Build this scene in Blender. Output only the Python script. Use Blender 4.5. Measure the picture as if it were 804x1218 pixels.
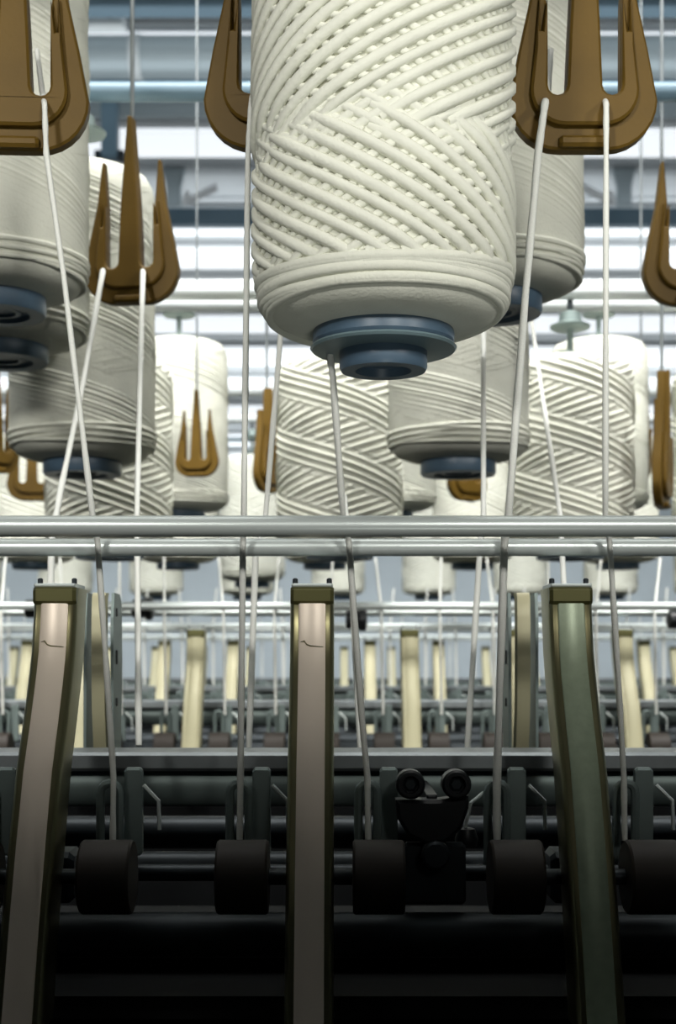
import bpy, bmesh, math, random
from mathutils import Vector
from mathutils.geometry import tessellate_polygon
random.seed(7)
for o in list(bpy.data.objects): bpy.data.objects.remove(o)
S = bpy.context.scene
COL = S.collection
PI = math.pi

# ------------------------------------------------------------ camera
CEIL = 1.25+3.4
F = 1600.0; CX = 402.0; HY = 785.0; ZC = 1.25      # focal length in px, horizon row, eye height
cam = bpy.data.cameras.new('camera'); camo = bpy.data.objects.new('camera', cam); COL.objects.link(camo)
camo.location = (0, 0, ZC); camo.rotation_euler = (PI/2, 0, 0)
cam.sensor_fit = 'HORIZONTAL'; cam.sensor_width = 36; cam.lens = F/804*36
cam.shift_y = (HY-609)/804; cam.clip_start = 0.01; cam.clip_end = 100
cam.dof.use_dof = True; cam.dof.focus_distance = 0.74; cam.dof.aperture_fstop = 20
S.camera = camo
# ------------------------------------------------------------ world, lights, exposure
w = bpy.data.worlds.new('hall_air'); S.world = w; w.use_nodes = True
w.node_tree.nodes['Background'].inputs[0].default_value = (0.75, 0.85, 0.95, 1)
w.node_tree.nodes['Background'].inputs[1].default_value = 0.02
S.view_settings.view_transform = 'Standard'; S.view_settings.look = 'None'
S.view_settings.gamma = 1; S.view_settings.use_curve_mapping = False; S.view_settings.exposure = 0.0

def area(name, loc, target, sx, sy, power, color, spread):
    l = bpy.data.lights.new(name, 'AREA'); l.shape = 'RECTANGLE'; l.size = sx; l.size_y = sy
    l.energy = power; l.color = color; l.spread = math.radians(spread)
    o = bpy.data.objects.new(name, l); COL.objects.link(o); o.location = loc
    o.rotation_euler = (Vector(target)-Vector(loc)).to_track_quat('-Z', 'Y').to_euler()
    return o
# added key spots without a known source; cone edge makes the lower fade
def fill_spot(loc, elev, cone, blend, power, color, rad, rz=0):
    l = bpy.data.lights.new('added_fill_spot', 'SPOT'); l.energy = power; l.color = color
    l.spot_size = math.radians(cone); l.spot_blend = blend; l.shadow_soft_size = rad
    o = bpy.data.objects.new('added_fill_spot', l); COL.objects.link(o); o.location = loc
    o.rotation_euler = (math.radians(90+elev), 0, math.radians(rz))
for x, p in ((-0.75, 100), (0.55, 70)):
    fill_spot((x, -1.2, ZC+0.9), 22.45, 100, 0.14, p, (1.0, 0.985, 0.93), 0.12)
fill_spot((1.9, -1.0, ZC+0.9), 29.6, 100, 0.14, 75, (1.0, 0.985, 0.93), 0.12, 46)  # added side fill for the shaded bobbins at left
# added low fill, no lamp there; lifts the bobbin undersides
fill_spot((0.2, -0.6, ZC-0.6), 62.5, 70, 0.25, 26, (0.97, 1.0, 0.93), 0.15)
# added fill between the frames, brightens the bobbins on the creels behind
area('added_fill_area', (0, 1.12, ZC+1.75), (0, 2.1, ZC+0.25), 4.0, 0.35, 62, (1.0, 0.99, 0.96), 95)
area('added_fill_area', (0, 2.3, ZC+1.95), (0, 3.6, ZC+0.2), 6.0, 0.35, 40, (0.96, 0.99, 1.0), 110)
for y, p in ((10.9, 150), (15.5, 230), (20.5, 230)):
    area('hall_luminaire', (0, y, ZC+3.25), (0, y+0.01, 0), 16, 2.4, p, (0.93, 0.98, 1.0), 170)
# added upward fill, no lamps there: brightens the ceiling boards
for y, p in ((6.5, 60), (10.5, 90), (15.5, 110), (20.5, 110)):
    area('added_ceiling_fill', (0, y, ZC+2.4), (0, y+0.01, 9), 14, 1.0, p, (0.93, 0.98, 1.0), 170)

# ------------------------------------------------------------ materials
def mat(name, col, rough=0.6, metal=0.0, noise=None, bump=None, emit=None, spec=0.5, col2=None, alpha=None):
    m = bpy.data.materials.new(name); m.use_nodes = True
    nt = m.node_tree; b = nt.nodes['Principled BSDF']
    b.inputs['Base Color'].default_value = (*col, 1); b.inputs['Roughness'].default_value = rough
    b.inputs['Metallic'].default_value = metal; b.inputs['Specular IOR Level'].default_value = spec
    if alpha is not None: b.inputs['Alpha'].default_value = alpha
    if emit:
        b.inputs['Emission Color'].default_value = (*emit[0], 1); b.inputs['Emission Strength'].default_value = emit[1]
    tc = nt.nodes.new('ShaderNodeTexCoord')
    if noise:
        n = nt.nodes.new('ShaderNodeTexNoise'); n.inputs['Scale'].default_value = noise[0]; n.inputs['Detail'].default_value = 4
        nt.links.new(tc.outputs['Object'], n.inputs['Vector'])
        r = nt.nodes.new('ShaderNodeValToRGB'); r.color_ramp.elements[0].position = 0.3; r.color_ramp.elements[1].position = 0.7
        c2 = col2 or tuple(c*noise[1] for c in col)
        r.color_ramp.elements[0].color = (*c2, 1); r.color_ramp.elements[1].color = (*col, 1)
        nt.links.new(n.outputs['Fac'], r.inputs['Fac']); nt.links.new(r.outputs['Color'], b.inputs['Base Color'])
    if bump:
        n2 = nt.nodes.new('ShaderNodeTexNoise'); n2.inputs['Scale'].default_value = bump[0]; n2.inputs['Detail'].default_value = 3
        nt.links.new(tc.outputs['Object'], n2.inputs['Vector'])
        bp = nt.nodes.new('ShaderNodeBump'); bp.inputs['Strength'].default_value = bump[1]; bp.inputs['Distance'].default_value = 0.001
        nt.links.new(n2.outputs['Fac'], bp.inputs['Height']); nt.links.new(bp.outputs['Normal'], b.inputs['Normal'])
    return m
M = dict(
    roving=mat('roving', (0.75, 0.755, 0.66), 0.95, noise=(60, 0.93), bump=(500, 0.35), spec=0.1),
    roving_far=mat('roving_far', (0.78, 0.775, 0.70), 0.95, noise=(60, 0.95), spec=0.1),
    strand=mat('strand', (0.80, 0.81, 0.76), 0.9, bump=(900, 0.4), spec=0.1),
    hub=mat('hub_plastic', (0.085, 0.14, 0.20), 0.4, noise=(40, 0.8)),
    hub_clear=mat('hub_flange', (0.16, 0.23, 0.25), 0.35),
    brown=mat('brown_plastic', (0.135, 0.078, 0.012), 0.5, noise=(30, 0.85), bump=(300, 0.1), spec=0.2),
    arm_warm_reflection=mat('warm_reflection_arm', (0.95, 0.82, 0.68), 0.38, 0.2, noise=(15, 0.93)),  # warm reflection painted into the base colour
    arm_green_reflection=mat('green_reflection_arm', (0.36, 0.43, 0.30), 0.38, 0.25, noise=(200, 0.85)),  # green reflection painted into the right arm's base colour
    olive=mat('olive_cap', (0.12, 0.115, 0.04), 0.4, 0.5),
    arm_edge=mat('arm_edge', (0.26, 0.24, 0.13), 0.28, 0.9),
    cream=mat('cream_cover', (0.50, 0.47, 0.30), 0.45, 0.1),
    plate=mat('grey_green_plate', (0.20, 0.25, 0.24), 0.45, 0.4),
    rail=mat('polished_rail', (0.70, 0.76, 0.74), 0.33, 0.35),
    steel=mat('dull_steel', (0.30, 0.33, 0.34), 0.42, 0.7, noise=(25, 0.7)),
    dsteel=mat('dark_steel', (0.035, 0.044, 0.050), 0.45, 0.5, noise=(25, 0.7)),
    bframe=mat('fade_darkened_frame', (0.003, 0.0035, 0.004), 0.7, noise=(20, 0.7), spec=0.08),  # near-black colour stands in for the fade to darkness below
    black=mat('black_plastic', (0.010, 0.012, 0.014), 0.4),
    rubber=mat('brown_rubber', (0.028, 0.020, 0.014), 0.6),
    frame=mat('blue_grey_paint', (0.13, 0.21, 0.27), 0.45),
    duct=mat('grey_duct', (0.40, 0.47, 0.50), 0.4, 0.3),
    lgrey=mat('light_grey_paint', (0.62, 0.66, 0.67), 0.5),
    white=mat('white_paint', (0.80, 0.82, 0.83), 0.6),
    ceil=mat('ceiling_panel', (0.74, 0.77, 0.79), 0.7, noise=(3, 0.92)),
    wall=mat('wall_paint', (0.62, 0.67, 0.69), 0.8, noise=(2, 0.92)),
    dwall=mat('dark_wall_paint', (0.04, 0.038, 0.035), 0.8, noise=(2, 0.9)),
    floor=mat('floor_coating', (0.05, 0.055, 0.055), 0.5, noise=(4, 0.8)),
    lamp=mat('lamp_diffuser', (0.9, 0.9, 0.9), 0.5, emit=((0.90, 0.95, 1.0), 0.80)),
)
# ------------------------------------------------------------ mesh helpers
class MB:
    def __init__(s): s.v = []; s.f = []
    def add(s, v, f):
        n = len(s.v); s.v += [tuple(p) for p in v]; s.f += [tuple(i+n for i in q) for q in f]; return s
    def box(s, c, d, ch=0.0):
        x, y, z = c; a, b, e = d[0]/2, d[1]/2, d[2]/2
        if ch <= 0:
            v = [(x+i*a, y+j*b, z+k*e) for i in (-1, 1) for j in (-1, 1) for k in (-1, 1)]
            return s.add(v, [(0,1,3,2),(4,6,7,5),(0,4,5,1),(2,3,7,6),(0,2,6,4),(1,5,7,3)])
        # chamfered: octagon section in YZ, extruded along X with inset caps
        sec = [(-b+ch,-e),(b-ch,-e),(b,-e+ch),(b,e-ch),(b-ch,e),(-b+ch,e),(-b,e-ch),(-b,-e+ch)]
        v = []; k = (b-ch)/b if b else 1
        for xx, q in ((-a, 1-ch/max(b, e)), (-a+ch, 1), (a-ch, 1), (a, 1-ch/max(b, e))):
            v += [(x+xx, y+p[0]*q, z+p[1]*q) for p in sec]
        f = [tuple(range(7, -1, -1)), tuple(range(24, 32))]
        for r in range(3):
            for i in range(8): j = (i+1) % 8; f.append((r*8+i, r*8+j, (r+1)*8+j, (r+1)*8+i))
        return s.add(v, f)
    def lathe(s, prof, c=(0, 0, 0), n=32, axis='Z'):
        v = []; f = []
        for r, h in prof:
            for i in range(n):
                a = 2*PI*i/n; p, q = r*math.cos(a), r*math.sin(a)
                t = (p, q, h) if axis == 'Z' else ((h, p, q) if axis == 'X' else (p, -h, q))
                v.append((t[0]+c[0], t[1]+c[1], t[2]+c[2]))
        for k in range(len(prof)-1):
            for i in range(n):
                j = (i+1) % n; f.append((k*n+i, k*n+j, (k+1)*n+j, (k+1)*n+i))
        m = (len(prof)-1)*n
        f.append(tuple(range(n-1, -1, -1))); f.append(tuple(range(m, m+n)))
        return s.add(v, f)
    def tube(s, pts, r, n=8, flat=1.0, radial=False):
        pts = [Vector(p) for p in pts]; v = []; f = []; m = len(pts)
        for k, p in enumerate(pts):
            t = (pts[min(k+1, m-1)]-pts[max(k-1, 0)]).normalized()
            ref = Vector((p.x, p.y, 0)).normalized() if radial else (Vector((0, 1, 0)) if abs(t.y) < 0.9 else Vector((1, 0, 0)))
            a = t.cross(ref).normalized(); b = t.cross(a)
            rr = r[k] if isinstance(r, (list, tuple)) else r
            for i in range(n):
                q = 2*PI*i/n; v.append(p + a*math.cos(q)*rr + b*math.sin(q)*rr*flat)
        for k in range(m-1):
            for i in range(n): j = (i+1) % n; f.append((k*n+i, k*n+j, (k+1)*n+j, (k+1)*n+i))
        f.append(tuple(range(n-1, -1, -1))); f.append(tuple(range((m-1)*n, m*n)))
        return s.add(v, f)
    def prism(s, poly, y0, y1, inset=0.0):
        """polygon in XZ (counter-clockwise), from front y0 to back y1, front rim chamfered by inset"""
        n = len(poly)
        def shrink(d):
            out = []
            for i in range(n):
                p0, p1, p2 = Vector(poly[i-1]), Vector(poly[i]), Vector(poly[(i+1) % n])
                e1 = (p1-p0).normalized(); e2 = (p2-p1).normalized()
                n1 = Vector((-e1.y, e1.x)); n2 = Vector((-e2.y, e2.x)); b = n1+n2
                b = n1 if b.length < 1e-6 else b.normalized()
                k = min(1/max(0.35, b.dot(n1)), 1.6)
                out.append(p1+b*d*k)
            return out
        rings = [(shrink(inset), y0), (poly, y0+inset), (poly, y1-inset), (shrink(inset), y1)] if inset else [(poly, y0), (poly, y1)]
        v = [(p[0], y, p[1]) for ring, y in rings for p in ring]; f = []
        for r in range(len(rings)-1):
            for i in range(n): j = (i+1) % n; f.append((r*n+i, (r+1)*n+i, (r+1)*n+j, r*n+j))
        m = (len(rings)-1)*n
        for t in tessellate_polygon([[Vector((p[0], p[1], 0)) for p in poly]]): f += [tuple(t), tuple(m+i for i in t[::-1])]
        return s.add(v, f)
    def mesh(s, name, m, smooth=None):
        me = bpy.data.meshes.new(name); me.from_pydata(s.v, [], s.f); me.validate(); me.update()
        bm = bmesh.new(); bm.from_mesh(me); bmesh.ops.recalc_face_normals(bm, faces=bm.faces)
        if smooth is not None:
            for f in bm.faces: f.smooth = True
            for e in bm.edges:
                e.smooth = not (len(e.link_faces) == 2 and e.calc_face_angle(0) > math.radians(smooth))
        bm.to_mesh(me); bm.free(); me.materials.append(M[m]); return me
    def build(s, name, m, parent=None, smooth=35): return ob(name, s.mesh(name, m, smooth), parent)
def ob(name, me, parent=None, loc=(0, 0, 0)):
    o = bpy.data.objects.new(name, me); COL.objects.link(o); o.location = loc
    if parent: o.parent = parent
    return o
def tag(o, label, cat, group=None, kind=None):
    o['label'] = label; o['category'] = cat
    if group: o['group'] = group
    if kind: o['kind'] = kind
    return o
def thing(name, label, cat, loc=(0, 0, 0), rz=0, group=None):
    o = ob(name, None, None, loc); o.rotation_euler = (0, 0, rz); o.empty_display_size = 0.02
    return tag(o, label, cat, group)
def struct(name, mb, m, smooth=None):
    o = mb.build(name, m, None, smooth); o['kind'] = 'structure'; return o
def dup(root, loc, label=None, group=None, rz=None, scale=None):
    r = root.copy(); COL.objects.link(r); r.location = loc
    if rz is not None: r.rotation_euler = (0, 0, rz)
    if scale: r.scale = scale
    if label: r['label'] = label
    if group: r['group'] = group
    for ch in list(root.children):
        c = ch.copy(); COL.objects.link(c); c.parent = r
        for g in ch.children:
            d = g.copy(); COL.objects.link(d); d.parent = c
    return r
def P(x, y, Y): return Vector(((x-CX)/F*Y, Y, ZC+(HY-y)/F*Y))     # photo measurement at a known distance -> metres

# ------------------------------------------------------------ the hall
CEIL = ZC+3.4
struct('floor', MB().box((0, 9, -0.05), (20, 32, 0.1)), 'floor')
struct('wall_back', MB().box((0, 24.1, CEIL/2), (20, 0.2, CEIL)), 'wall')
struct('wall_left', MB().box((-9.1, 9, CEIL/2), (0.2, 30, CEIL)), 'wall')
struct('wall_right', MB().box((9.1, 9, CEIL/2), (0.2, 30, CEIL)), 'wall')
struct('wall_front', MB().box((0, -6.1, CEIL/2), (20, 0.2, CEIL)), 'dwall')
ceil = struct('ceiling', MB().box((0, 9, CEIL+0.1), (20, 30.4, 0.12)), 'ceil')
yy = 3.0
pm = MB().box((0, 0, 0), (18, 0.56, 0.03), 0.006).mesh('ceiling_panel', 'ceil')
while yy < 23.5:                                                  # cladding boards of the ceiling, joints between
    c = ob('ceiling_panel', pm, ceil, (0, yy, CEIL+0.02)); yy += 0.6
# strip luminaires
def lamp_row(Y, wid, label, z=CEIL-0.06):
    t = thing('ceiling_light', label, 'light', (0, Y, z), group='strip lights under the ceiling')
    MB().box((0, 0, 0.035), (17, wid+0.05, 0.04), 0.01).build('housing', 'white', t, None)
    MB().box((0, 0, 0), (16.9, wid, 0.03), 0.008).build('diffuser', 'lamp', t, None)
for Y, wd in ((8.7, 0.42), (10.3, 0.5), (11.2, 0.5), (12.2, 0.6), (13.4, 0.6), (14.8, 0.8), (16.4, 0.8), (18.2, 0.9), (20.4, 0.9), (22.3, 0.9)):
    lamp_row(Y, wd, 'long white glowing strip light under the ceiling')
lamp_row(7.15, 0.05, 'thin glowing strip put in as highlight just above the round grey duct', ZC+(HY-44)/F*7.15)  # glowing strip stands in for the highlight along the duct top
n = [0]
def beam(Y, ytop, ybot, m, depth=0.12):
    n[0] += 1
    a, b = P(0, ytop, Y).z, P(0, ybot, Y).z
    return struct('trim_%d' % n[0], MB().box((0, Y+depth/2, (a+b)/2), (18, depth, a-b), 0.008), m)
beam(6.15, -16, 7, 'frame'); beam(7.4, 88, 97, 'frame'); beam(7.9, 99, 138, 'duct', 0.05)
beam(9.2, 178, 189, 'duct'); beam(9.5, 247, 267, 'frame', 0.1)
for Y, a, b in ((11, 288, 292), (11.6, 304, 307), (12.6, 340, 346), (13.2, 352, 356), (14, 378, 384), (15, 400, 404), (16, 430, 437), (17, 455, 460), (18.5, 492, 500), (20, 520, 526)):
    beam(Y, a, b, 'duct', 0.06)
d = thing('air_duct', 'round grey air duct running across under the ceiling', 'duct', P(402, 68, 7.0))
MB().lathe([(0.095, -8.5), (0.105, -8.49), (0.105, 8.49), (0.095, 8.5)], n=32, axis='X').build('pipe', 'duct', d)
for x in (-4, -1.05, 1.9, 4.5):
    MB().lathe([(0.105, x-0.03), (0.112, x-0.03), (0.112, x+0.03), (0.105, x+0.03)], n=32, axis='X').build('clamp_band', 'lgrey', d)
for x, lb in ((131, 'blue grey ceiling post hanging down behind the mid brown fork'), (-260, 'blue grey ceiling post hanging beyond the near fork')):
    p = P(x, 190, 7.6); q = P(x, 92, 7.6)
    t = thing('ceiling_post', lb, 'post', p)
    MB().box((0, 0, 0.35), (0.09, 0.09, 0.70), 0.01).build('shaft', 'frame', t, None)
    for s in (-1, 1): MB().box((s*0.065, 0, 0.02), (0.04, 0.07, 0.05), 0.005).build('foot_clip', 'dsteel', t, None)
for x, lb in ((125, 'small pale grey junction box with a dark hole under the ceiling'),):
    t = thing('junction_box', lb, 'box', P(x, 36, 6.4))
    MB().prism([(-0.10, 0), (0.10, 0), (0.085, 0.16), (-0.085, 0.16)], -0.04, 0.04, 0.012).build('body', 'lgrey', t)
    MB().lathe([(0.018, 0.0), (0.014, 0.006)], (0.03, -0.042, 0.055), 16, 'Y').build('knockout', 'black', t)
for x, sgn, lb in ((207, 1, 'grey hanger bracket with white strut above the blue beam beside the hanging rod'),
                   (742, -1, 'grey hanger bracket with white strut above the blue beam near the right fork')):
    t = thing('hanger_bracket', lb, 'bracket', P(x, 246, 9.35))
    MB().prism([(-0.05, 0), (0.05, 0), (0.05, 0.14), (0.11, 0.38), (-0.11, 0.38), (-0.05, 0.14)], -0.03, 0.03, 0.006).build('hanger_plate', 'duct', t, None)
    MB().tube([(sgn*0.10, -0.05, 0.02), (sgn*0.30, -0.05, 0.12)], 0.028, 10).build('strut', 'white', t)
    MB().tube([(sgn*0.08, -0.05, 0.0), (sgn*0.10, -0.05, 0.09)], 0.02, 10).build('strut_foot', 'white', t)

# ------------------------------------------------------------ roving bobbins (unit: radius R, height H)
def prof(R, H): return [(0.2*R, -0.004), (0.56*R, -0.004), (0.76*R, -0.001), (0.89*R, 0.003), (0.965*R, 0.010), (R, 0.022),
                        (R, H-0.028), (0.97*R, H-0.014), (0.90*R, H-0.005), (0.78*R, H), (0.2*R, H)]
def rad(R, H, z):
    z = max(0.004, min(H-0.004, z)); pr = prof(R, H)[2:-1]
    for (r0, h0), (r1, h1) in zip(pr, pr[1:]):
        if h0 <= z <= h1: return r0+(r1-r0)*(z-h0)/max(h1-h0, 1e-6)
    return pr[0][0]
def strand(mb, fn, t0, t1, step, r, flat=0.6, n=6):
    k = max(3, int(abs(t1-t0)/step)); mb.tube([fn(t0+(t1-t0)*i/k) for i in range(k+1)], r, n, radial=True)
def helix(R, H, za, slope, lift):
    def fn(th):
        z = za+slope*R*th; rr = rad(R, H, z)+lift(th, z)
        return (rr*math.sin(th), -rr*math.cos(th), z)          # th = 0 faces the camera
    return fn
def make_bobbin(kind, label, R, H):
    t = thing('roving_bobbin', label, 'bobbin')
    rnd = random.Random(kind)
    core_r = 'roving'
    wd = MB().lathe([(r*(0.972 if kind == 'hero' and r > 0.9*R else 0.993), h) for r, h in prof(R, H)], n=64).build('yarn_package', core_r, t, 60)
    mb = MB(); C = 2*PI*R
    if kind == 'hero':
        zs = 0.089                                            # height of the turn-back line
        def turn(th): return zs+0.004*math.sin(th*2)
        ns = 25; sl = 0.52
        for k in range(ns):                                    # top layer: rising above, falling below
            z0 = k*sl*C/ns + rnd.uniform(-0.0014, 0.0014)
            for base in (-sl*C, 0, sl*C, 2*sl*C):
                for sg, lo, hi in ((1, zs, H-0.012), (-1, 0.018, zs)):
                    za = z0+base; j = rnd.uniform(-0.007, 0.007)
                    lo, hi = (lo+j, hi) if sg > 0 else (lo, hi+j)
                    ta, tb = sorted(((lo-za)/(sg*sl*R), (hi-za)/(sg*sl*R)))
                    if ta < -PI-0.6 and tb < -PI-0.6 or ta > PI+0.6: continue
                    ta = max(ta, -PI-0.5); tb = min(tb, PI+0.5)
                    if tb-ta < 0.15 or tb < -PI or ta > PI: continue
                    ph = rnd.uniform(0, 6)
                    ze = lo if sg > 0 else hi
                    lf = lambda th, z, ph=ph, ze=ze: -0.0002+0.0005*math.sin(th*3+ph) - 0.0034*max(0, 1-abs(z-0.020)/0.007) - 0.0034*max(0, 1-abs(z-ze)/0.010)
                    strand(mb, helix(R, H, za, sg*sl, lf), ta, tb, 0.07, rnd.uniform(0.0028, 0.0035))
        for k in range(30):                                    # the layer beneath runs the other way
            z0 = k*sl*C/30 + rnd.uniform(-0.002, 0.002)
            for base in (-sl*C, 0, sl*C, 2*sl*C):
                for sg, lo, hi in ((-1, zs-0.01, H-0.012), (1, 0.02, zs+0.01)):
                    za = z0+base
                    ta, tb = sorted(((lo-za)/(sg*sl*R), (hi-za)/(sg*sl*R)))
                    ta = max(ta, -PI-0.5); tb = min(tb, PI+0.5)
                    if tb-ta < 0.15 or tb < -PI or ta > PI: continue
                    lf = lambda th, z: -0.0024
                    strand(mb, helix(R, H, za, sg*sl, lf), ta, tb, 0.08, rnd.uniform(0.0024, 0.0030))
        for k in range(9):                                     # nearly level end coils
            z0 = 0.005+k*0.0023; am = rnd.uniform(0.001, 0.0036); ph = rnd.uniform(0, 6)
            fn = lambda th, z0=z0, am=am, ph=ph: (lambda z: ((rad(R, H, z)-0.0013)*math.sin(th), -(rad(R, H, z)-0.0013)*math.cos(th), z))(z0+am*math.sin(th+ph)+(0.0035*math.sin(th-0.9) if k > 5 else 0))
            strand(mb, fn, -PI, PI, 0.08, rnd.uniform(0.0022, 0.0032))
    else:
        sl, sp, sr, wv = {'fine': (0.30, 0.0054, 0.0024, 0.0006), 'cross': (0.48, 0.0125, 0.0031, 0.0011),
                          'steep': (0.62, 0.0080, 0.0026, 0.0009)}[kind]
        ns = int(round(sl*C/sp))
        for sg in (1, -1):
            for k in range(ns):
                z0 = k*sl*C/ns + rnd.uniform(-0.0016, 0.0016)
                for base in (-sl*C, 0, sl*C, 2*sl*C):
                    za = z0+base
                    ta, tb = sorted(((0.012-za)/(sg*sl*R), (H-0.012-za)/(sg*sl*R)))
                    ta = max(ta, -PI); tb = min(tb, PI)
                    if tb-ta < 0.12: continue
                    lf = lambda th, z: wv*sg*math.sin(z*2*PI/0.11+2*th)-0.0024-(0.0009 if sl < 0.4 and sg > 0 else 0)
                    strand(mb, helix(R, H, za, sg*sl, lf), ta, tb, 0.10, rnd.uniform(sr*0.85, sr*1.15), n=5)
        for k in range(6):
            z0 = 0.010+k*0.0032
            fn = lambda th, z0=z0: ((rad(R, H, z0)-0.0005)*math.sin(th), -(rad(R, H, z0)-0.0005)*math.cos(th), z0+0.002*math.sin(th*2+z0*900))
            strand(mb, fn, -PI, PI, 0.12, 0.0022, n=5)
    mb.build('winding', 'roving', t, 80)
    if kind == 'hero':
        h = MB().lathe([(0.30*R, -0.002), (0.545*R, -0.002), (0.555*R, -0.006), (0.555*R, -0.010), (0.53*R, -0.0125), (0.40*R, -0.0125),
                        (0.38*R, -0.009), (0.28*R, -0.009)], n=48).build('hub', 'hub', t)
        MB().lathe([(0.30*R, -0.0130), (0.56*R, -0.0120), (0.575*R, -0.0132), (0.56*R, -0.0144), (0.30*R, -0.0155)], n=48).build('flange', 'hub_clear', h)
        MB().lathe([(0.33*R, -0.012), (0.345*R, -0.015), (0.345*R, -0.0235), (0.33*R, -0.0255), (0.22*R, -0.0255), (0.20*R, -0.021), (0.05*R, -0.021)], n=40).build('boss', 'hub', h)
    else:
        h = MB().lathe([(0.30*R, -0.002), (0.525*R, -0.002), (0.535*R, -0.005), (0.535*R, -0.0175), (0.52*R, -0.0195), (0.36*R, -0.0195), (0.34*R, -0.015), (0.26*R, -0.015)], n=40).build('hub', 'hub', t)
        MB().lathe([(0.26*R, -0.012), (0.255*R, -0.0175), (0.20*R, -0.0175), (0.19*R, -0.013), (0.04*R, -0.013)], n=28).build('boss', 'hub', h)
    MB().lathe([(0.20*R, H-0.004), (0.26*R, H-0.002), (0.26*R, H+0.007), (0.22*R, H+0.010), (0.07*R, H+0.010)], n=32).build('tube_top', 'hub', t)
    return t
R0, H0 = 0.075, 0.32
PROTO = {}
used = set()
def bobbin(kind, cx, ybot, Y, D, label, H=H0, group=None, rz=0.0):
    """cx = centre, ybot = row of the lower shoulder, Y = distance, D = diameter of the package"""
    p = P(cx, ybot, Y); s = D/(2*R0); sc = (s, s, H/H0)
    if kind not in PROTO: PROTO[kind] = make_bobbin(kind, label, R0, H0)
    r = PROTO[kind]
    if kind in used: r = dup(r, p, label, group, rz, sc)
    else:
        used.add(kind); r.location = p; r.rotation_euler = (0, 0, rz); r.scale = sc
        if group: r['group'] = group
    hanger(p, H*1.0+0.010*H/H0, label)
    return r
# hanger that carries a bobbin from the creel rail above
HP = []
RAILS = {}
def hanger(p, top, label):
    z = p.z+top
    if not HP:
        t = thing('bobbin_hanger', '', 'hanger')
        MB().lathe([(0.006, 0.0), (0.022, 0.001), (0.023, 0.004), (0.012, 0.007), (0.0045, 0.009)], n=24).build('lower_disc', 'plate', t)
        MB().lathe([(0.0042, 0.006), (0.0042, 0.040)], n=12).build('stem', 'plate', t)
        c = MB().lathe([(0.005, 0.036), (0.026, 0.038), (0.027, 0.041), (0.016, 0.046), (0.014, 0.058), (0.010, 0.060)], n=24).build('cap', 'plate', t)
        MB().lathe([(0.004, 0.058), (0.004, 0.075)], n=10).build('bolt', 'dsteel', c)
        HP.append(t); r = t
    else: r = dup(HP[0], p)
    r.location = (p.x, p.y, z); r['label'] = 'round disc hanger holding the ' + ' '.join(label.split()[:11])
    r['group'] = 'bobbin hangers under the creel rails'
    r.location.z = z

bobbin('hero', 456, 386, 0.73, 0.1385, 'big cream roving bobbin with coarse diagonal winding and slate blue hub', rz=0)
bobbin('fine', 588, 348, 1.14, 0.150, 'roving bobbin half hidden behind the coarse bobbin and the right fork', rz=0.5)
bobbin('fine', 545, 545, 1.53, 0.160, 'finely wound roving bobbin hanging lower behind the coarse bobbin', rz=2.2)
bobbin('fine', -3, 348, 1.14, 0.152, 'roving bobbin behind the near brown fork with its blue hub cut by the frame', rz=3.9)
bobbin('fine', 2, 408, 1.36, 0.174, 'wide roving bobbin peeking out below the one behind the near fork', rz=1.1)
bobbin('fine', 98, 545, 1.53, 0.165, 'roving bobbin behind the fork that hangs on a long rod, blue hub below', H=0.32, rz=2.5)
G2 = 'roving bobbins of the second frame'
for cx, rz, lb in ((130, 0.3, 'pale cross wound bobbin below and behind the bobbin with crossing threads'),
                   (404, 1.4, 'pale cross wound bobbin standing out straight under the coarse bobbin hub'),
                   (678, 2.6, 'pale cross wound bobbin with a grey hanger disc on top beside the right threads')):
    bobbin('cross', cx, 652, 1.78, 0.166, lb, H=0.245, rz=rz)
for cx, lb in ((213, 'pale bobbin right behind the small brown fork on a thin rod'), (460, 'bobbin behind the coarse hub with only a narrow edge showing'),
               (712, 'bobbin rising just behind the cross wound one with the hanger disc')):
    bobbin('fine', cx, 606, 2.2, 0.160, lb, H=0.27, rz=cx*0.1)
bobbin('cross', 868, 640, 1.98, 0.165, 'pale bobbin at the frame edge beside the pair of narrow brown forks', H=0.25, rz=5)
for k, cx in enumerate((-132, 40, 212, 386, 562, 735, 908)):
    bobbin('cross', cx, 668, 2.8, 0.165, 'distant pale bobbin whose rounded bottom shows just below the rails', H=0.26, group='distant bobbins showing bottoms below the rails', rz=k*1.3)
bobbin('cross', 300, 690, 3.3, 0.16, 'short distant bobbin left of the cross wound one beside a brown sliver', H=0.30, rz=2)
for k in range(9):
    bobbin('cross', -30+108*k, 707, 4.2, 0.165, 'very distant pale bobbin on the last creel', H=0.28, group='bobbins on the last creel', rz=k*0.9)

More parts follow.
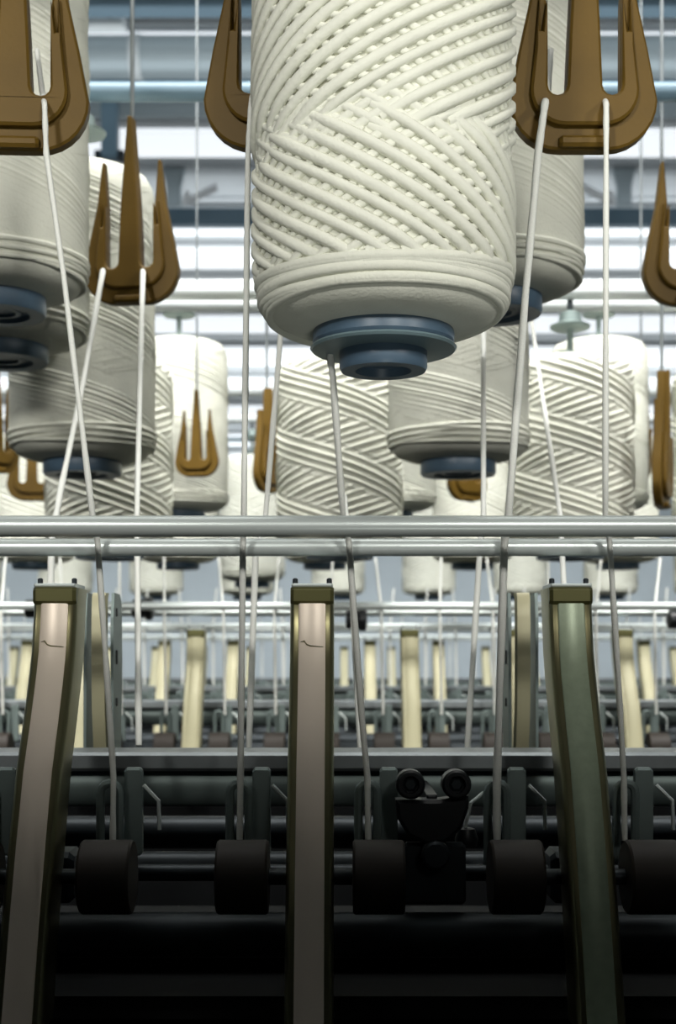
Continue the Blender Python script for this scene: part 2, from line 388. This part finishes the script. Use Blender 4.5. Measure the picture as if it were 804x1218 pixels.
# ------------------------------------------------------------ brown thread guide forks
W = 0.092
def outline(k):
    """W-shaped outline in XZ, bottom at z = 0, k shrinks it (inner raised step)"""
    def arc(cx, cz, r, a0, a1, n=7): return [(cx+r*math.cos(math.radians(a0+(a1-a0)*i/n)), cz+r*math.sin(math.radians(a0+(a1-a0)*i/n))) for i in range(n+1)]
    w = W/2; d = 0.0125*k; rb = 0.031-d*0.75
    pts = arc(-w+d+rb, d*1.1+rb, rb, 180, 270) + arc(w-d-rb, d*1.1+rb, rb, 270, 360)
    tipz = W*1.46 - d*5
    # half of the W: outer edge up, tip, inner edge down, slot, centre prong up
    side = [(W*0.435-d*0.75, W*0.68), (W*0.36-d*0.42, W*1.02), (W*0.306-d*0.05, tipz), (W*0.286+d*0.02, tipz), (W*0.252, W*1.0), (W*0.250, W*0.45)]
    slot = arc(W*0.184, W*0.35+0.0061, 0.0061, 0, -180, 6)
    prong = [(W*0.112, W*0.55), (W*0.104, W*0.75), (W*0.090, W*1.02), (W*0.052, W*1.5), (W*0.022, W*1.9)]
    half = side + slot + prong
    pts += half + [(-x, z) for x, z in half[::-1]]
    return pts
FK = []
def fork(cx, ybot, Y, label, rz=0.0, sc=1.0, group=None):
    p = P(cx, ybot, Y)
    if not FK:
        t = thing('thread_guide_fork', label, 'thread guide')
        MB().prism(outline(0), -0.004, 0.007, 0.0014).build('fork_plate', 'brown', t, 30)
        MB().prism(outline(1), -0.0095, -0.0035, 0.0016).build('raised_rib', 'brown', t, 30)
        MB().box((0, 0.0, 0.004), (W*0.34, 0.018, 0.007), 0.002).build('bottom_lip', 'brown', t, 30)
        MB().tube([(0, 0.001, W*1.75), (0, 0.001, W*1.9), (0, 0.001, W*1.9+0.9)], [0.0018, 0.0022, 0.0022], 10).build('hanging_rod', 'steel', t)
        FK.append(t); r = t
    else: r = dup(FK[0], p, label)
    r.location = p; r.rotation_euler = (0, 0, rz); r.scale = (sc, sc, sc)
    if group: r['group'] = group
    return r
fork(693, 180.5, 0.84, 'big dark brown fork with two white threads in its slots, beside the coarse bobbin')
fork(18, 181, 0.84, 'big dark brown fork in front of the half cut bobbin and its blue hub', rz=0.06)
fork(330, 178, 0.84, 'big dark brown fork mostly hidden behind the coarse bobbin', rz=-0.05)
fork(157, 362, 1.27, 'mid sized brown fork on a long rod with two crossing threads', rz=-0.16)
fork(821, 364, 1.27, 'mid sized brown fork cut by the frame edge, sharp prong pointing up', rz=0.1)
fork(234, 567, 2.06, 'small brown fork on a thin rod before a pale bobbin', rz=-0.25, sc=0.76)
fork(763, 569, 2.42, 'narrow brown fork turned sideways beside the bobbin with the hanger disc', rz=1.0)
fork(788, 605, 1.70, 'narrow brown fork seen edge on before the bobbin at the frame edge', rz=1.2)
fork(-6, 562, 2.1, 'narrow brown fork sliver left of the bobbin with crossing threads', rz=0.9)
fork(38, 596, 2.5, 'brown fork base showing under the bobbin with crossing threads', rz=0.2)
fork(318, 586, 2.25, 'brown fork sliver against the side of the straight cross wound bobbin', rz=1.2)
fork(556, 596, 2.36, 'brown fork base showing under the finely wound lower bobbin', rz=0.7)

# ------------------------------------------------------------ spinning frames
def drafting_arm_proto():
    t = thing('drafting_arm', '', 'drafting arm')
    # front line of the cover: (row in the photo, distance) relative to the arm head
    line = [(699, 0.787), (712, 0.783), (740, 0.7805), (775, 0.776), (800, 0.7705), (825, 0.764), (860, 0.7545), (918, 0.738), (1002, 0.722), (1100, 0.706), (1230, 0.688)]
    def sweep(xs, lo=0, hi=None):
        v = []; f = []; L = line[lo:hi]; m = len(xs)
        for y, Y in L:
            z = (HY-y)/F*Y
            v += [(x, Y-0.75+d, z) for x, d in xs]
        for k in range(len(L)-1):
            for i in range(m): j = (i+1) % m; f.append((k*m+i, k*m+j, (k+1)*m+j, (k+1)*m+i))
        f.append(tuple(range(m))); f.append(tuple(range((len(L)-1)*m+m-1, (len(L)-1)*m-1, -1)))
        return MB().add(v, f)
    h = 0.0128
    sweep([(-h, 0.030), (-h, 0.005), (-h+0.0008, 0.0022), (-h+0.0022, 0.0008), (-h+0.0036, 0.0012), (h-0.0036, 0.0012), (h-0.0022, 0.0008), (h-0.0008, 0.0022), (h, 0.005), (h, 0.030)]).build('channel_body', 'arm_edge', t, 50)
    fp = sweep([(-h+0.0050, 0.0030), (-h+0.0050, 0.0006), (-h+0.0060, 0.0), (h-0.0060, 0.0), (h-0.0050, 0.0006), (h-0.0050, 0.0030)], 1).build('face_plate', 'arm_warm_reflection', t, 50)
    MB().box((0, 0.0482, 0.0375), (0.0252, 0.034, 0.0105), 0.002).build('head_cap', 'olive', t, 30)
    MB().box((0, 0.0482, 0.0435), (0.0240, 0.032, 0.0022), 0.0008).build('head_lid', 'rail', t, 30)
    for s in (-1, 1): MB().lathe([(0.0016, 0), (0.0016, 0.003), (0.0008, 0.0036)], (s*0.010, 0.041, 0.0445), 10).build('rivet', 'dsteel', t)
    MB().tube([(-0.0065, 0.0266, 0.0105), (-0.0045, 0.0267, 0.0110), (-0.0030, 0.0264, 0.0090), (-0.001, 0.0263, 0.0082), (0.0066, 0.0262, 0.0076)], [0.00018, 0.00045, 0.00038, 0.00036, 0.0002], 6).build('engraved_mark', 'arm_edge', fp)
    return t
def cots(t, yb, z, s=1):
    for sx in (-1, 1):
        c = MB().lathe([(0.010, -0.0142), (0.0195, -0.0142), (0.0205, -0.0130), (0.0205, 0.0130), (0.0195, 0.0142), (0.010, 0.0142)], (sx*0.0375, yb, z), 28, 'X').build('top_roller', 'rubber', t)
        MB().lathe([(0.0045, 0.0145 if sx < 0 else -0.0145), (0.0045, 0.030 if sx < 0 else -0.030)], (sx*0.0375, yb, z), 12, 'X').build('roller_axle', 'dsteel', c)
def rear_arm_proto():
    t = thing('rear_drafting_arm', '', 'drafting arm')
    pts = [(0.0475, 0.0), (0.044, -0.0035), (0.030, -0.005), (0.0, -0.006), (-0.035, -0.004), (-0.062, 0.002), (-0.068, 0.006)]
    v = []; f = []; h = 0.0055
    for z, y in pts: v += [(-h, y+0.008, z), (-h+0.001, y, z), (h-0.001, y, z), (h, y+0.008, z)]
    for k in range(len(pts)-1):
        for i in range(4): j = (i+1) % 4; f.append((k*4+i, k*4+j, (k+1)*4+j, (k+1)*4+i))
    f += [(0, 1, 2, 3), (27, 26, 25, 24)]
    MB().add(v, f).build('spine_cover', 'cream', t, 40)
    for s in (-1, 1):
        sp = MB()
        poly = [(-0.004, -0.066), (0.030, -0.066), (0.036, 0.0), (0.034, 0.040), (0.026, 0.0475), (0.002, 0.0475), (-0.003, 0.030)]
        a = [(s*0.0085, y, z) for y, z in poly]; b = [(s*0.0105, y, z) for y, z in poly]; m = len(poly)
        sp.add(a+b, [tuple(range(m)), tuple(range(2*m-1, m-1, -1))] + [(i, (i+1) % m, m+(i+1) % m, m+i) for i in range(m)])
        o = sp.build('side_plate', 'plate', t, None)
        for z, hh in ((0.034, 0.006), (0.002, 0.010), (-0.030, 0.006)):
            MB().box((s*0.0108, 0.010, z), (0.0012, 0.004, hh), 0.0004).build('slot', 'black', o, None)
    return t
ARM = drafting_arm_proto(); cots(ARM, -0.006, -0.120)
REAR = rear_arm_proto()
def set_part(t, name, m):
    for c in t.children:
        if c.name.split('.')[0] == name:
            c.data = c.data.copy(); c.data.materials[0] = M[m]
ax = (-0.165, -0.0151, 0.1357)
ARM.location = (ax[0], 0.75, ZC); ARM['label'] = 'tall metal drafting arm with warm shine in its colour and small engraved line, under the crossing threads'
a2 = dup(ARM, (ax[1], 0.75, ZC), 'straight metal drafting arm with engraved line, below the coarse bobbin hub')
a3 = dup(ARM, (ax[2], 0.75, ZC), 'metal drafting arm coloured with a green reflection, without engraving, between the two right threads')
set_part(a3, 'face_plate', 'arm_green_reflection')
for c in a3.children:
    for g in list(c.children):
        if g.name.startswith('engraved'): bpy.data.objects.remove(g)
for k in (-2, 2): dup(ARM, (ax[1]+0.1505*k, 0.75, ZC), 'metal drafting arm standing past the frame edge', 'arms past the frame edge')
REAR.location = (-0.1686, 0.95, ZC); REAR['label'] = 'cream spined rear arm with grey side plates beside the warm shining arm'
dup(REAR, (0.1306, 0.95, ZC), 'cream spined rear arm with slotted side plates beside the arm with green reflection colour')
dup(REAR, (-0.019, 0.95, ZC), 'cream spined rear arm hidden behind the straight drafting arm')

def tube_x(name, Y, yc, dia, m, par, half=3.0, n=20):
    p = P(402, yc, Y); r = dia/2
    return MB().lathe([(r*0.9, -half), (r, -half+0.001), (r, half-0.001), (r*0.9, half)], (0, p.y, p.z), n, 'X').build(name, m, par)
def spinning_frame(dY, label, half, xo=0.0):
    t = thing('spinning_frame', label, 'machine', (0, dY+0.86, 0))
    def X(o): o.location = (0, -0.86, 0); return o            # children keep hall coordinates of the first frame
    X(tube_x('guide_rail', 0.745, 626, 0.0118, 'rail', t, half)); X(tube_x('lower_rail', 0.80, 651, 0.0105, 'rail', t, half))
    X(tube_x('beam_tube', 0.885, 932, 0.030, 'plate', t, half, 28))
    X(MB().box((0, 0.885, P(0, 892, 0.885).z-0.0060), (2*half, 0.050, 0.012), 0.002).build('beam_ledge', 'steel', t, None))
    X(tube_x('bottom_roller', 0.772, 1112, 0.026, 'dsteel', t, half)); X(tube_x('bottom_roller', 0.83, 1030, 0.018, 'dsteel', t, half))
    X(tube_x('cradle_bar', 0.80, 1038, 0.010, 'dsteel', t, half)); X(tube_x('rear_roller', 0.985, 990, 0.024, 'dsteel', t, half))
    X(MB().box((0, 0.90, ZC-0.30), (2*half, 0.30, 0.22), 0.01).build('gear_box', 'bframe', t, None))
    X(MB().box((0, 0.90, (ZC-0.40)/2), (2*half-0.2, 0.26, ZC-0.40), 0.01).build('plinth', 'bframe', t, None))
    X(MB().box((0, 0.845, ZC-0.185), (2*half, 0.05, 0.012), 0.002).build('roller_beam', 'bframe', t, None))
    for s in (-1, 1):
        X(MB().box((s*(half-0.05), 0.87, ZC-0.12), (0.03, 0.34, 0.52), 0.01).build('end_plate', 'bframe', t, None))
    k0 = int(half/0.15)
    bar = stub = loop = blk = None
    for k in range(-k0, k0):
        for s in (-1, 1):
            x = ax[1]+xo+0.1505*k+s*0.0375
            if bar is None:
                bar = MB().box((0.0075, 0.795, P(0, 965, 0.795).z), (0.0105, 0.006, 0.052), 0.0015).mesh('guide_bar', 'plate', 30)
                z = P(0, 970, 0.79).z
                loop = MB().tube([(-0.0105, 0.785, z-0.028)]+[(-0.0050-0.0055*math.cos(a*PI/6), 0.785, z+0.014+0.0055*math.sin(a*PI/6)) for a in range(7)]+[(0.0005, 0.785, z-0.028)], 0.0026, 8).mesh('trumpet_loop', 'plate', 40)
                blk = MB().box((0.0, 0.80, P(0, 1040, 0.80).z), (0.022, 0.03, 0.03), 0.003).mesh('bearing_block', 'dsteel', 30)
                zz = P(0, 950, 0.79).z
                stub = MB().tube([(0.014, 0.79, zz+0.008), (0.023, 0.788, zz-0.001), (0.0235, 0.788, zz-0.018)], 0.0012, 6).mesh('wire_finger', 'rail', 40)
            X(ob('guide_bar', bar, t)).location = (x, -0.86, 0)
            X(ob('trumpet_loop', loop, t)).location = (x, -0.86, 0)
            X(ob('wire_finger', stub, t)).location = (x, -0.86, 0)
        X(ob('bearing_block', blk, t)).location = (ax[1]+xo+0.1505*k, -0.86, 0)
    return t
f1 = spinning_frame(0.0, 'dark spinning frame with bright rails, holding the three tall metal arms', 1.5)
X2 = (487-402)/F*1.90; X3 = (440-402)/F*2.96                     # arm positions on the frames behind
f2 = spinning_frame(1.105, 'dark spinning frame second behind the bright rails, with small cream arms', 2.0, X2-ax[1])
f3 = spinning_frame(2.165, 'dark spinning frame third behind the bright rails, with the smallest arms', 2.4, X3-ax[1])
f4 = spinning_frame(3.505, 'farthest spinning frame under the last creel', 3.0, 0.02-ax[1])
# small arms of the frames behind
def arms_row(Y, x0, sp, ns, label, group, m):
    src = None
    for k in ns:
        a = dup(ARM if src is None else src, (x0+sp*k, Y-0.045, ZC), label, group)
        if src is None:
            src = a; set_part(a, 'face_plate', m); set_part(a, 'channel_body', 'cream'); set_part(a, 'head_cap', 'olive')
            for c in a.children:
                for g in list(c.children):
                    if g.name.startswith('engraved'): bpy.data.objects.remove(g)
arms_row(1.90, X2, 0.1505, range(-5, 5), 'small cream drafting arm on the second spinning frame', 'arms on the second frame', 'cream')
arms_row(2.96, X3, 0.1505, range(-7, 8), 'tiny cream drafting arm on the third spinning frame', 'arms on the third frame', 'cream')

for px, py in ((169, 724), (423, 737), (678, 737), (806, 737), (42, 724)):   # clamps on the rails of the second frame
    q = P(px, py, 1.885)
    o = MB().lathe([(0.010, -0.014), (0.013, -0.012), (0.013, 0.004), (0.016, 0.006), (0.016, 0.014), (0.010, 0.016)], (q.x, 0, q.z), 16, 'X').build('rail_clamp', 'black', f2)
    o.location = (0, q.y-f2.location.y, 0)
arms_row(4.30, 0.02, 0.1505, range(-8, 9), 'faint cream drafting arm on the farthest spinning frame', 'arms on the farthest frame', 'cream')
# black double-knob bracket on the near frame
t = thing('knob_bracket', 'black bracket with two round bolts beside the straight drafting arm', 'bracket', P(514, 1000, 0.772))
kb = P(514, 1000, 0.772)
def L(x, y): q = P(x, y, 0.772)-kb; return (q.x, q.z)
MB().prism([L(470, 950), L(472, 972), L(484, 992), L(505, 1002), L(530, 1000), L(548, 984), L(556, 960), L(556, 945), L(520, 950)][::1], -0.008, 0.010, 0.002).build('body', 'black', t, 30)
for x in (487, 541):
    q = L(x, 931)
    c = MB().lathe([(0.0083, 0.0), (0.0083, 0.012), (0.0070, 0.0135), (0.0050, 0.0135), (0.0046, 0.010)], (q[0], -0.0, q[1]), 24, 'Y').build('bolt', 'black', t)
    MB().lathe([(0.0044, 0.010), (0.0030, 0.0112)], (q[0], -0.0, q[1]), 6, 'Y').build('socket', 'dsteel', c)
MB().box((0, 0.047, L(0, 960)[1]), (0.006, 0.092, 0.014), 0.001).build('web', 'black', t, None)
q = L(517, 1014)
c = MB().lathe([(0.0080, 0.0), (0.0080, 0.008), (0.0065, 0.0095), (0.004, 0.0095)], (q[0], -0.004, q[1]), 24, 'Y').build('lock_nut', 'dsteel', t)
MB().box((L(517, 1040)[0], 0.004, L(517, 1040)[1]), (0.036, 0.006, 0.036), 0.002).build('foot_plate', 'dsteel', t, None)
for x, lb in ((562, 'bent wire lever beside the black double bolt bracket'),):
    t2 = thing('wire_lever', lb, 'lever', P(556, 1005, 0.79)); b0 = P(556, 1005, 0.79)
    MB().tube([P(575, 943, 0.79)-b0, P(560, 955, 0.785)-b0, P(553, 985, 0.785)-b0, P(553, 1000, 0.785)-b0], 0.0011, 8).build('wire', 'rail', t2)
    MB().lathe([(0.006, 0.0), (0.007, 0.004), (0.005, 0.010), (0.002, 0.011)], (-0.001, -0.004, 0.0), 16).build('grip', 'black', t2)

# ------------------------------------------------------------ creels
def creel(t, rows, half, post_y):
    by = t.location.y
    top = max(r[1] for r in rows)+0.1
    for Y, z, m in rows:
        MB().lathe([(0.010, -half), (0.011, -half+0.002), (0.011, half-0.002), (0.010, half)], (0, Y-by, z), 16, 'X').build('creel_rail', m, t)
    for s in (-1, 1):
        MB().box((s*half, post_y-by, top/2), (0.05, 0.05, top), 0.006).build('creel_post', 'frame', t, None)
        for Y, z, m in rows:
            MB().box((s*half, (Y+post_y)/2-by, z), (0.04, abs(Y-post_y)+0.03, 0.03), 0.004).build('bracket_arm', 'frame', t, None)
zr = lambda ybot, Y, H: P(0, ybot, Y).z+H*1.03+0.087
fr = lambda yb, Y: (Y+0.001, P(0, yb, Y).z+W*1.9+0.9115, 'lgrey')       # rail that carries the fork rods
creel(f1, [(0.73, zr(386, 0.73, .32), 'steel'), (1.14, zr(348, 1.14, .32), 'steel'), (1.36, zr(408, 1.36, .32), 'steel'), (1.53, zr(545, 1.53, .32), 'frame'), fr(178, 0.84), fr(362, 1.27)], 1.52, 0.95)
creel(f2, [(1.78, zr(652, 1.78, .245), 'lgrey'), (2.2, zr(606, 2.2, .27), 'lgrey'), (1.98, zr(640, 1.98, .25), 'lgrey'), fr(605, 1.70), fr(569, 2.42), (2.061, P(0, 567, 2.06).z+0.76*(W*1.9+0.9)+0.011, 'lgrey'), fr(562, 2.1), fr(586, 2.25), fr(596, 2.36)], 2.02, 2.05)
creel(f3, [(2.8, zr(668, 2.8, .26), 'lgrey'), (3.3, zr(690, 3.3, .30), 'lgrey'), fr(596, 2.5)], 2.42, 3.1)
creel(f4, [(4.2, zr(707, 4.2, .28), 'lgrey')], 3.02, 4.4)

# ------------------------------------------------------------ roving threads
def thread(pts, label, r=0.0022, group=None):
    raw = [P(*p) for p in pts]; v = []
    for i in range(len(raw)-1):
        for k in range(6): v.append(raw[i].lerp(raw[i+1], k/6))
    v.append(raw[-1])
    rnd = random.Random(label+str(pts[0])); rr = [r*0.88*rnd.uniform(0.88, 1.12) for _ in v]
    b = raw[-1]; o = MB().tube([p-b for p in v], rr, 8).build('roving_thread', 'strand', None, 60)
    o.location = b; return tag(o, label, 'thread', group)
thread([(44, 60, 0.90), (50, 108, 0.865), (52, 119, 0.838), (53, 124, 0.822), (55, 182, 0.818), (76, 330, 0.80), (110, 612, 0.775), (116, 645, 0.785), (127, 800, 0.78), (135, 925, 0.778), (134, 1000, 0.772)], 'white thread leaving the near fork before the half cut bobbin', 0.0020)
thread([(125, 300, 1.33), (123, 319, 1.285), (122, 324, 1.25), (100, 450, 1.2), (74, 574, 1.06), (62, 640, 0.98), (60, 700, 0.95)], 'white thread slanting from the left slot of the mid fork', 0.0028)
thread([(169, 300, 1.33), (170, 319, 1.285), (170, 324, 1.25), (163, 610, 1.03), (165, 887, 0.96)], 'white thread falling straight from the right slot of the mid fork', 0.0027)
thread([(302, 100, 0.86), (299, 122, 0.82), (295, 182, 0.815), (290, 612, 0.775), (289, 645, 0.785), (286, 925, 0.778), (285, 1000, 0.772)], 'white thread falling just left of the coarse bobbin', 0.0021)
thread([(340, 320, 1.0), (334, 395, 1.0), (316, 612, 0.99), (304, 660, 0.97), (296, 890, 0.95)], 'white thread slanting before the straight cross wound bobbin edge', 0.0024)
thread([(391, 412, 0.735), (396, 450, 0.74), (408, 612, 0.772), (415, 645, 0.785), (430, 850, 0.782), (437, 925, 0.778), (438, 1000, 0.772)], 'white thread leaving the slate blue hub of the coarse bobbin', 0.0021)
thread([(410, 590, 1.02), (415, 650, 0.98), (428, 890, 0.95)], 'thinner thread running close to the one from the slate blue hub', 0.0020)
thread([(575, 300, 1.30), (575, 395, 1.26), (575, 612, 1.02), (571, 650, 0.98), (556, 890, 0.95)], 'white thread crossing the finely wound lower bobbin', 0.0025)
thread([(655, 60, 0.90), (651, 108, 0.865), (649, 119, 0.838), (648, 124, 0.822), (640, 182, 0.818), (625, 350, 0.80), (605, 612, 0.775), (600, 645, 0.785), (595, 800, 0.78), (591, 925, 0.778), (591, 1000, 0.772)], 'white thread from the left slot of the big fork beside the coarse bobbin', 0.0026)
thread([(700, 60, 0.90), (712, 97, 0.865), (719, 118, 0.838), (721, 124, 0.822), (721, 182, 0.818), (720, 612, 0.775), (725, 645, 0.785), (735, 800, 0.78), (742, 925, 0.778), (743, 1000, 0.772)], 'white thread from the right slot of the big fork beside the coarse bobbin', 0.0020)
thread([(630, 365, 1.42), (637, 415, 1.4), (642, 450, 1.35), (666, 612, 1.05), (671, 700, 0.97)], 'white thread slanting before the bobbin with the hanger disc', 0.0026)
rnd = random.Random(3)
for k in range(-5, 5):
    for sd in (-1, 1):
        x = CX+(X2+0.1505*k+sd*(0.0375+rnd.uniform(-0.008, 0.008)))*F/1.882
        thread([(x+rnd.uniform(-8, 8), 664, 1.96), (x, 727, 1.882), (x+2, 850, 1.882)], 'thin pale thread on the second spinning frame', 0.0022, 'threads of the second frame')
for k in range(-6, 7):
    for sd in (-1, 1):
        x = CX+(X3+0.1505*k+sd*(0.0375+rnd.uniform(-0.008, 0.008)))*F/2.939
        thread([(x+rnd.uniform(-5, 5), 700, 3.0), (x, 748, 2.939), (x+1, 815, 2.939)], 'very thin thread on the third spinning frame', 0.0026, 'threads of the third frame')
for k in range(-8, 9):
    for sd in (-1, 1):
        x = CX+(0.02+0.1505*k+sd*(0.0375+rnd.uniform(-0.008, 0.008)))*F/4.279
        thread([(x+rnd.uniform(-3, 3), 725, 4.32), (x, 759, 4.279), (x, 806, 4.279)], 'faint hair thin thread on the farthest spinning frame', 0.0028, 'threads of the farthest frame')
